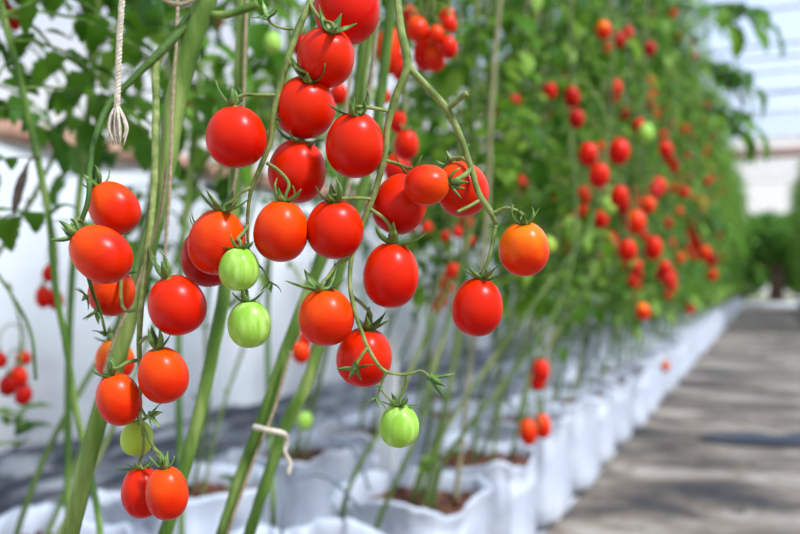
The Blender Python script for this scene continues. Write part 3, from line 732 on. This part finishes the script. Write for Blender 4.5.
# left shoot E
E = fg_plant('thin leafy tomato shoot at the far left before the white wall', (-.77, .44, .27))
e_pts = pp([(-8, -40, 1.15), (2, 10, 1.15), (15, 60, 1.15), (27, 110, 1.15), (40, 170, 1.15), (50, 225, 1.15), (56, 290, 1.15), (67, 350, 1.15), (76, 410, 1.15), (92, 480, 1.15), (100, 540, 1.12)], 0)
part_tube(E, 'stem', [V3((-.95, .85, 3.1)), V3((-.95, .85, 2.0))] + e_pts + [V3((-.78, .60, .35)), V3((-.77, .45, .275))], [.005, .005] + [.0046] * 5 + [.0042] * 6 + [.005] * 2, m_stem, 9, 6, 0)
el = []
for (px, py, az, ln, pr) in [(15, 60, 150, .16, 3), (22, 88, 70, .2, 3), (28, 112, 200, .14, 2), (38, 160, 190, .12, 2), (10, 40, 90, .26, 3), (4, 15, 110, .3, 3), (4, 12, 60, .28, 3), (50, 222, 60, .10, 2), (49, 215, 190, .09, 2), (-4, -20, 80, .3, 3), (-6, -30, 60, .34, 3)]:
    el.append((P(px, py, 1.15), R(az), ln, .4, pr))
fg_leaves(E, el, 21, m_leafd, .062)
part_tube(E, 'side_shoot', pp([(52, 212, 1.15), (62, 205, 1.13), (75, 208, 1.1), (84, 220, 1.08)], 0), [.003, .002, .0012, .0008], m_stem, 6, 5)
part_tube(E, 'side_shoot', pp([(-20, 250, 1.2), (5, 285, 1.2), (30, 330, 1.2), (36, 380, 1.2)], 0), [.002, .002, .0022, .0022], m_stem, 6, 5)
# bare leaning stems between the centre cluster and the bags
for lb, lst in [('long bare stem leaning right out of the nearest open grow bag', [(424, 512, 2.02), (428, 480, 2.02), (440, 440, 2.05), (470, 392, 2.1), (508, 338, 2.2), (548, 285, 2.3), (590, 225, 2.5), (610, 120, 2.7), (612, -60, 2.9)]),
                ('second bare stem leaning right beside the first in the nearest open grow bag', [(432, 512, 2.02), (440, 470, 2.02), (470, 425, 2.05), (500, 388, 2.1), (530, 350, 2.2), (556, 310, 2.3), (575, 240, 2.5), (570, 120, 2.7), (572, -60, 2.9)]),
                ('knobbly bare stem rising left of the small striped green tomato', [(338, 548, 1.80), (345, 500, 1.80), (362, 460, 1.82), (384, 425, 1.85), (408, 375, 1.9), (440, 305, 2.0), (470, 235, 2.1), (492, 120, 2.2), (494, -60, 2.4)]),
                ('thin bare stem passing behind the small striped green tomato', [(372, 548, 1.80), (382, 512, 1.80), (402, 470, 1.82), (418, 430, 1.85), (432, 372, 1.9), (452, 310, 2.0), (470, 180, 2.1), (476, 60, 2.2), (480, -60, 2.4)]),
                ('straw-coloured old stem rising upright behind the cut stub of the long stalk', [(455, 505, 2.1), (462, 440, 2.1), (472, 350, 2.1), (483, 260, 2.1), (489, 180, 2.1), (492, 90, 2.1), (500, 0, 2.1), (504, -80, 2.1)]),
                ('slender stem leaning out of the second open grow bag', [(510, 464, 2.6), (515, 440, 2.6), (522, 400, 2.62), (545, 350, 2.7), (580, 300, 2.8), (600, 240, 3.0), (606, 60, 3.2)])]:
    q = pp(lst, 0); e = fg_plant(lb, q[0], 'bare leaning stems over the grow bags')
    part_tube(e, 'stem', q, [.0066] + [.0050] * (len(q) - 1), m_tan if 'straw' in lb else m_stem2, 9, 6, 0, lump=.5)
    fg_leaves(e, [(q[-1 - (k % 3)] .lerp(q[-2 - (k % 3)], random.random()), random.uniform(1.2, 3.6), .24, .5, 3) for k in range(9)], len(lb), m_leaf)
# dried leaf stalk
mb = MB(); q = pp([(27, 165, 1.12), (22, 180, 1.12), (16, 200, 1.12), (14, 215, 1.12)], 0); e = empty('dried_leaf', q[0])
tube(mb, q, [.002, .005, .006, .001], 7, 5, V3(e.location), flat=.4, lump=.6); tube(mb, pp([(27, 165, 1.12), (36, 155, 1.14), (40, 162, 1.15)], 0), .0015, 5, 4, V3(e.location))
mb.build('withered_blade', m_dry, e); tag(e, 'small dark withered leaf hanging at the far left before the white wall', 'leaf')
# overhead leaf canopy seen at upper left: one further near vine in the back line
for j, (px, dd, n, sd) in enumerate([(-20, 1.45, 34, 31), (95, 1.55, 34, 32), (200, 1.75, 38, 33), (285, 2.0, 46, 34)]):
    top = P(px, 60, dd); bx = V3((top.x, top.y, 0))
    e = empty('tomato_plant', (bx.x, bx.y, .27)); st = [V3((bx.x + .02, bx.y - .08, .27)), V3((bx.x - .03, bx.y - .02, .8)), V3((bx.x, bx.y, 1.2)), V3((bx.x, bx.y, 3.1))]
    part_tube(e, 'stem', st, .006, m_stem, 8, 6)
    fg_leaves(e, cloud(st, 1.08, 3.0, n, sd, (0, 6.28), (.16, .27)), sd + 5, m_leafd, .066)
    tag(e, ['dark leafy tomato vine filling the far upper left corner', 'leafy tomato vine behind the hanging frayed twine', 'leafy tomato vine behind the thick left stem', 'leafy tomato vine behind the centre-left column of fruit'][j], 'tomato plant', 'leafy vines behind the left cluster')

# ------------------------------------------------------------------ background tomatoes
bgmesh = {}
def bg_fruit(kind, lod):
    k = (kind, lod)
    if k not in bgmesh:
        mat = {'r': m_red, 'o': m_orange, 'a': m_amber, 'g': m_green, 'y': m_yellow, 'd': m_darkred, 'l': m_dkgreen}[kind]
        bgmesh[k] = fruit_mesh(.022, .026, mat, 3 + lod, 20, 14)
    return bgmesh[k]
rnd = random.Random(77)
mb = MB(); calyx(mb, (0, 0, .0228), (0, 0, 1), .017, 5, 0, .4, 1.0, rnd); bg_cal = mb.mesh('calyx', m_sepal)
mb = MB(); tube(mb, [V3((0, 0, .023)), V3((.001, 0, .034)), V3((.008, 0, .046))], [.0014, .0016, .0012], 6, 4); bg_ped = mb.mesh('pedicel', m_truss)
def bg_tomato(px, py, r, kind, label, group, asp=1.0, xmax=-.33, d=None, rreal=.0225):
    if d is None:
        d = rreal * F / r
        for _ in range(60):
            p = P(px, py, d)
            if p.x <= xmax: break
            d *= 1.02
        d = min(d, .030 * F / r)
    s = r * d / F / .022
    p = P(px, py, d); e = empty('tomato', p - V3((0, 0, .026 * s)))
    e.rotation_euler = (rnd.uniform(-.25, .25), rnd.uniform(-.25, .25), rnd.uniform(0, 6.28))
    for nm, me in (('fruit', bg_fruit(kind, 0)), ('calyx', bg_cal), ('pedicel', bg_ped)):
        c = link(nm, me, e, (0, 0, .026 * s)); c.scale = (s, s, s * asp)
    tag(e, label, 'tomato', group)
    return p, d
def truss(pts, label):
    """a stalk arching out of the leaves and down through a cluster"""
    hi = max(pts, key=lambda p: p.z); cx = sum((p.x for p in pts)) / len(pts); cy = sum((p.y for p in pts)) / len(pts); lo = min(p.z for p in pts)
    base = V3((min(cx - .06, -.6) if cx < 0 else cx + .1, cy + .05, hi.z + .13)); e = empty('fruit_truss', base)
    mb = MB(); tube(mb, [base, V3((cx - .04, cy + .02, hi.z + .14)), V3((cx, cy + .01, hi.z + .08)), V3((cx, cy + .012, (hi.z + lo) / 2)), V3((cx, cy + .01, lo + .02))], [.003, .003, .0026, .002, .0012], 6, 5, base)
    for p in pts:
        q = V3((cx, cy + .011, min(max(p.z + .06, lo + .03), hi.z + .08)))
        tip = p + V3((0, 0, .045)); tube(mb, [q, q.lerp(tip, .5) + V3((0, 0, .012)), tip, p + V3((0, 0, .02))], [.0016, .0015, .0013, .0012], 5, 4, base)
    mb.build('stalk', m_truss, e); return tag(e, label, 'fruit stalk', 'stalks of the background trusses')
clusters = [
 ('dense mid-ground cluster behind the top of the long stalk', 'tomatoes of the cluster at the top centre right', [(391, 52, 12, 'o', 1.6), (390, 40, 10, 'o'), (425, 50, 15, 'r', 1.2), (437, 58, 10, 'o', 1.2), (450, 47, 9, 'r', 1.1), (421, 28, 11, 'o'), (412, 14, 8, 'r'), (449, 25, 8, 'r'), (444, 16, 8, 'o'), (434, 34, 8, 'o'), (400, 70, 9, 'r')], 1.25),
 ('blurred loose cluster behind the fork of the long stalk', 'tomatoes behind the fork of the long stalk', [(397, 122, 9, 'r'), (406, 145, 12.5, 'r'), (393, 168, 12, 'r'), (405, 168, 10, 'd'), (346, 5, 8, 'r')][:4], 1.4),
 ('blurred cluster on the centre vine, peeping between the sharp fruit', 'tomatoes between the sharp centre fruit', [(298, 45, 9, 'd'), (337, 94, 9, 'r'), (384, 95, 7, 'r')], 1.2),
 ('pair low behind the leaning stem, orange at the base', 'tomatoes low behind the leaning stem', [(302, 352, 9, 'o', 1.1), (305, 338, 7, 'r')], 1.6),
 ('small blurred trio before the white wall at far left', 'trio of tomatoes before the white wall', [(48, 273, 7.5, 'r'), (44, 297, 8, 'r', 1.2), (58, 299, 8, 'r', 1.2)], 1.75),
 ('small blurred bunch low at the left edge', 'bunch of tomatoes low at the left edge', [(0, 360, 7, 'r'), (25, 358, 8, 'o', .8), (19, 377, 9, 'r'), (7, 385, 9, 'd'), (21, 395, 8.5, 'd')], 1.7),
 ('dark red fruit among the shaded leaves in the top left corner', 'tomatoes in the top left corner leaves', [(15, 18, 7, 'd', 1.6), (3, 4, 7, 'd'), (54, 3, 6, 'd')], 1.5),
 ('small red fruit behind the thick vine at upper left', 'tomatoes behind the thick vine', [(189, 108, 5, 'r'), (220, 22, 4, 'o'), (150, 60, 5, 'd'), (163, 80, 4, 'd')], 2.1),
 ('red pair low over the second grow bag', 'low pair over the grow bags', [(529, 432, 9, 'o', 1.3), (543.5, 426, 8.5, 'o', 1.3)], 2.35),
 ('red pair hanging midway above the grow bags', 'midway pair above the grow bags', [(540, 371, 9, 'r', 1.2), (536, 381, 8, 'r')], 2.35),
 ('soft blurred bunch behind the egg-shaped tomato', 'soft bunch behind the right stalk', [(447, 285, 8, 'o'), (452, 272, 8, 'r'), (440, 300, 6, 'r'), (438, 308, 5, 'r'), (412, 225, 6, 'r'), (426, 228, 6, 'r'), (464, 222, 7, 'd'), (445, 236, 5, 'r'), (458, 232, 5, 'r'), (470, 240, 5, 'r')], 2.1),
 ('blurred red trio high in the leaves left of the open aisle', 'high red trio in the leaves', [(618, 151, 11, 'r'), (590, 154, 10, 'r'), (597, 175, 10.5, 'r')], None),
 ('orange and red mixed fruit in the middle of the leafy row', 'mixed fruit in the middle of the leafy row', [(617, 196, 9, 'r'), (646, 205, 7.5, 'o'), (635, 222, 10, 'o', 1.1), (659, 186, 8, 'r'), (654, 192, 7, 'd'), (636, 193, 5, 'r'), (653, 248, 9, 'r', 1.2), (628, 250, 9.5, 'r'), (612, 238, 6, 'r'), (609, 246, 5, 'r'), (615, 246, 6, 'd')], None),
 ('red string below the mixed bunch in the leafy row', 'small red fruit strung in the leafy row', [(635, 266, 6, 'r'), (639, 274, 5.5, 'd'), (634, 281, 5.5, 'r'), (638, 287, 5, 'r'), (632, 297, 4, 'r'), (626, 264, 5, 'r')], None),
 ('small red bunch right of the long red string', 'small red bunch right of the strung cluster', [(666, 268, 6.5, 'r'), (661, 274, 5.5, 'd'), (668, 279, 6, 'r'), (671, 286, 5, 'r'), (668, 295, 4, 'r'), (673, 275, 5, 'r'), (680, 258, 5, 'o')], None),
 ('orange bunch furthest right at the aisle edge', 'orange fruit at the aisle edge', [(705, 223, 6, 'r'), (693, 239, 5.5, 'o'), (697, 245, 6, 'o'), (703, 253, 6.5, 'o'), (712, 260, 6, 'r'), (711, 275, 5, 'r'), (690, 232, 4.5, 'r')], None),
 ('red string near the right edge of the leaves', 'red fruit strung near the right edge of the leaves', [(664, 136, 5.5, 'o'), (666, 149, 7, 'r'), (669, 158, 5.5, 'o'), (674, 166, 5.5, 'o'), (684, 129, 4, 'o'), (683, 192, 5, 'r'), (706, 181, 4, 'd'), (703, 202, 4, 'o')], None),
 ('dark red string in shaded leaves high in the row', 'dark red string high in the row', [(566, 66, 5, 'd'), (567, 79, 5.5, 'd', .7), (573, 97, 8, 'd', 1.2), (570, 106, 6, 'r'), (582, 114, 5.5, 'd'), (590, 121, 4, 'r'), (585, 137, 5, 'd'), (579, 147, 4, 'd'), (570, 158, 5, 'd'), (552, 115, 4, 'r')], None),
 ('small scattered red fruit high in the leaves', 'scattered red fruit high in the leaves', [(537, 15, 4.5, 'o'), (547, 40, 5, 'd'), (570, 49, 4, 'o'), (612, 62, 4.5, 'r'), (614, 88, 6.5, 'r', 1.2), (641, 75, 4, 'r'), (651, 81, 4, 'o'), (523, 47, 5, 'd'), (632, 100, 3.5, 'r'), (600, 75, 3.5, 'd')], None),
 ('red scatter in the leaves just right of the long stalk', 'red fruit left in the leafy row', [(515, 101, 7.5, 'r'), (507, 130, 4.5, 'd'), (504, 146, 5, 'r'), (520, 184, 7.5, 'r'), (515, 172, 5, 'o'), (495, 108, 6, 'd'), (488, 148, 4, 'r')], None),
 ('faint red fruit low between the bare stems', 'faint red fruit between the bare stems', [(581, 194, 5, 'r'), (566, 175, 5, 'r'), (567, 248, 5, 'r'), (566, 272, 4.5, 'r'), (586, 270, 4, 'r'), (691, 309, 4.5, 'o'), (600, 255, 4.5, 'r'), (560, 222, 4, 'd')], None),
]
for (lab, grp, items, dd) in clusters:
    ps = []
    for it in items:
        px, py, r, kd = it[:4]; asp = it[4] if len(it) > 4 else 1.05
        d0 = None if dd is None else dd * (1 + rnd.uniform(-.03, .03))
        p, d_ = bg_tomato(px, py, r, kd, 'small tomato in the ' + lab if not lab.startswith(('x',)) else lab, grp, asp, d=d0)
        ps.append(p)
    if len(lab) < 200: truss(ps, 'green stalk of the ' + lab)
single = [
 ('blurred orange-red tomato alone high in the leaves near the top edge', 605, 30, 8, 'a', None), ('pale green tomato high in the leaves above the red trio', 645, 132, 8, 'g', None),
 ('pale green tomato beside the mixed orange and red bunch', 610, 205, 8, 'g', None), ('yellow-green tomato just behind the right side of the bright orange one', 551, 244, 7, 'y', 1.9),
 ('small orange tomato alone low over the white bags, near the aisle', 645, 311, 7.5, 'a', None), ('small orange tomato lying near the bags further down the aisle', 664, 366, 4.5, 'a', None),
 ('blurred green tomato in the leaves behind the top of the stalk', 272, 42, 9, 'g', 1.5), ('blurred green tomato low before the black plastic', 303, 420, 8, 'g', 1.9),
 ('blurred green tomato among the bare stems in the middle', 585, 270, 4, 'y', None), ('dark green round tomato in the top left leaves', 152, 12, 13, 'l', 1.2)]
for (lab, px, py, r, kd, dd) in single:
    p, d_ = bg_tomato(px, py, r, kd, lab, 'lone background tomatoes', 1.05, d=dd)
# fruit scattered deeper along the rows
mb = MB(); tube(mb, [V3((0, 0, .021)), V3((-.004, 0, .05)), V3((-.06, .01, .10)), V3((-.16, .02, .12))], [.0016, .0020, .0024, .0026], 6, 5); long_ped = mb.mesh('pedicel', m_truss)
for k in range(110):
    y = rnd.uniform(2.6, 11); x = -.755 + rnd.uniform(.12, .34); z = .95 + (1.5 if y > 5 else .8) * rnd.random() ** 1.2
    e = empty('tomato', (x, y, z)); kd = rnd.choice('rrdodd'); s = rnd.uniform(.9, 1.15)
    for nm, me in (('fruit', bg_fruit(kd, 0)), ('calyx', bg_cal), ('pedicel', long_ped)):
        c = link(nm, me, e, (0, 0, .026)); c.scale = (s, s, s * 1.1)
    tag(e, 'blurred red tomato scattered among the leaves of the path-side row, outside any bunch', 'tomato', 'scattered tomatoes of the path-side row')

# ------------------------------------------------------------------ drip tubes, posts, weeds
def tube_thing(name, label, cat, pts, r, mat, group=None, part='hose'):
    e = empty(name, pts[0]); mb = MB(); tube(mb, pts, r, 8, 8, V3(e.location)); mb.build(part, mat, e); return tag(e, label, cat, group)
tube_thing('drip_tube', 'thin grey drip tube arching over the pale bags at bottom centre', 'drip tube', pp([(282, 560, 1.75), (283, 512, 1.75), (290, 486, 1.78), (308, 475, 1.8), (328, 478, 1.82), (345, 492, 1.8), (362, 512, 1.75)], 0), .0035, m_tube, 'drip tubes')
tube_thing('drip_tube', 'faint grey drip tube curving beside the lower centre stems', 'drip tube', pp([(330, 440, 2.0), (348, 446, 2.0), (360, 462, 1.98), (369, 490, 1.95)], 0), .0035, m_tube, 'drip tubes')
for i, (x, y, h, lb) in enumerate([(-1.02, 2.42, .62, 'white wooden stake behind the leaning stems in the centre'), (-.98, 4.35, .60, 'white stake further down between the grow bags')]):
    e = empty('support_post', (x, y, 0)); mb = MB(); boxm(mb, -.022, .022, -.022, .022, 0, h); vs0 = len(mb.v)
    boxm(mb, -.026, .026, -.026, .026, h, h + .012); mb.build('post', m_post, e, smooth=False); tag(e, lb, 'stake', 'white stakes')
def weed(p, label, s=.03, n=7, seed=0):
    e = empty('weed', p); mb = MB(); r_ = random.Random(seed)
    for k in range(n):
        a = r_.uniform(0, 6.28); d = V3((math.cos(a), math.sin(a), .5)); q = V3((0, 0, r_.uniform(.3, 1.5) * s))
        tube(mb, [V3((0, 0, 0)), q * .6, q], .001, 4, 2, mi=1); leaflet(mb, q, d, (0, 0, 1), s * r_.uniform(.8, 1.3), s * .4, .6, 6, r_)
    mb.build('sprout', [m_leaf, m_stem], e); tag(e, label, 'weed', 'small green sprouts')
weed(P(16, 455, 2.0) , 'little green sprout low at the left edge', .07, 9, 1)
weed(P(428, 480, 2.0), 'small bright sprout by the lower centre stems', .03, 6, 2)
weed(P(232, 500, 1.7), 'tiny sprout at the foot of the leaning stems', .03, 6, 3)
weed(P(455, 460, 2.3), 'small sprout in the nearest open grow bag', .035, 7, 4)

# long leaves reaching over the aisle
for i, (px, py, d, az, lb) in enumerate([(700, 66, 3.6, 10, 'leafy shoot reaching over the aisle high on the right'), (704, 112, 3.6, -10, 'curled leafy shoot hanging over the aisle below the higher one'), (712, 8, 3.4, -35, 'thin shoot hanging from the top edge over the aisle'), (690, 215, 4.5, -20, 'pale leafy shoot low at the aisle edge')]):
    p = P(px, py, d); e = empty('leafy_shoot', p); mb = MB(); r_ = random.Random(50 + i)
    tube(mb, [V3((-.5, .25, .05)), V3((-.2, .1, .04)), V3((0, 0, 0))], [.004, .0035, .003], 6, 4, mi=1)
    for k in range(3): compound(mb, V3((-.04 * k, .02 * k, .01)), R(az) + r_.uniform(-.4, .5), (.24), .35, 3, .12, 8, r_, 1.5)
    mb.build('foliage', [m_leaf, m_stem], e); tag(e, lb, 'tomato shoot', 'shoots over the aisle')

# dark strip and litter on the path
b = MB(); grid(b, 0, 1, 0, 1, 40, 6, lambda x, y: 0)  # thin dark bluish sheet added for a dark band across the path
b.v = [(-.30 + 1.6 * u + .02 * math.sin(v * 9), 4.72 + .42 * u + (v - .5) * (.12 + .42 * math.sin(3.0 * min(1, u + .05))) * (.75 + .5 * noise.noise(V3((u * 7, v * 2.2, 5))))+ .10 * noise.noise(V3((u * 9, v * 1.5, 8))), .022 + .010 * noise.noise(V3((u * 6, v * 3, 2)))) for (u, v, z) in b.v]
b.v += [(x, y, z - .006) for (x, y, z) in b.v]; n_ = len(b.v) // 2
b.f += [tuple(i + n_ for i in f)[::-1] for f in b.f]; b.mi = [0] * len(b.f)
tag(b.build('dark_strip', m_black2), 'dark bluish strip lying across the brown path', 'fabric strip')
for (px, py, s_, az, lb, mt) in [(733, 508, .05, .3, 'curled dead brown leaf lying on the near part of the path', m_dry), (628, 518, .022, 2, 'tiny orange-brown leaf on the path near the bottom', m_litter), (745, 470, .02, 1, 'small pale brown leaf on the path past the curled dead leaf', m_litter)]:
    d_ = (.8 - .02) * F / (py - 280); p = P(px, py, d_); e = empty('fallen_leaf', (p.x, p.y, .022)); mb = MB()
    leaflet(mb, V3((0, 0, .004)), V3((math.cos(az), math.sin(az), .25)), (0, 0, 1), s_, s_ * .4, 1.4, 8, random.Random(3)); tube(mb, [V3((0, 0, .004)), V3((-.01, -.006, .001)), V3((-.02, -.004, .002))], .001, 5, 3)
    mb.build('blade', mt, e); tag(e, lb, 'leaf', 'fallen leaves on the path')
# ------------------------------------------------------------------ trees beyond the end
def tree(x, y, h, r, label, seed, tr=.22, low=1.2):
    e = empty('tree', (x, y, -.03)); r_ = random.Random(seed); mb = MB()
    tube(mb, [V3((0, 0, 0)), V3((.1, 0, h * .35)), V3((0, .1, h * .75))], [tr, tr * .8, tr * .3], 10, 5, lump=.2)
    for k in range(5):
        a = r_.uniform(0, 6.28); tube(mb, [V3((.05, 0, h * .35)), V3((math.cos(a) * r * .6, math.sin(a) * r * .6, h * .65))], [tr * .4, tr * .1], 6, 3)
    mb.build('trunk', m_bark, e); mb = MB()
    for k in range(3200):
        a = r_.uniform(0, 6.28); u = r_.uniform(-1, 1); s = (1 - u * u) ** .5; rr = r_.uniform(.55, 1.05)
        c = V3((math.cos(a) * s * r * rr, math.sin(a) * s * r * rr, low + (h - low) * (.5 + .5 * u * rr)))
        d = V3([r_.gauss(0, 1) for _ in range(3)]); leaflet(mb, c, d, V3([r_.gauss(0, 1) for _ in range(3)]), .32, .10, .5, 3, r_)
    mb.build('crown', m_tree, e); tag(e, label, 'tree', 'trees beyond the far end')
tree(.3, 33, 3.0, 1.7, 'broad dark tree with a brown trunk at the far end of the path', 1, .28, 1.5)
tree(-4.2, 33, 3.2, 2.0, 'bushy tree beyond the far end of the row', 2, .2, .3)
tree(5.0, 33, 5.6, 2.2, 'bushy tree to the right of the far end of the path', 3, .2, .3)
tree(-1.7, 36.5, 2.7, 2.0, 'leafy bush right behind the far end of the path-side row', 5, .15, .0)
tree(1.9, 38.5, 2.8, 2.2, 'low rounded tree behind the far end opening', 4, .2, .2)
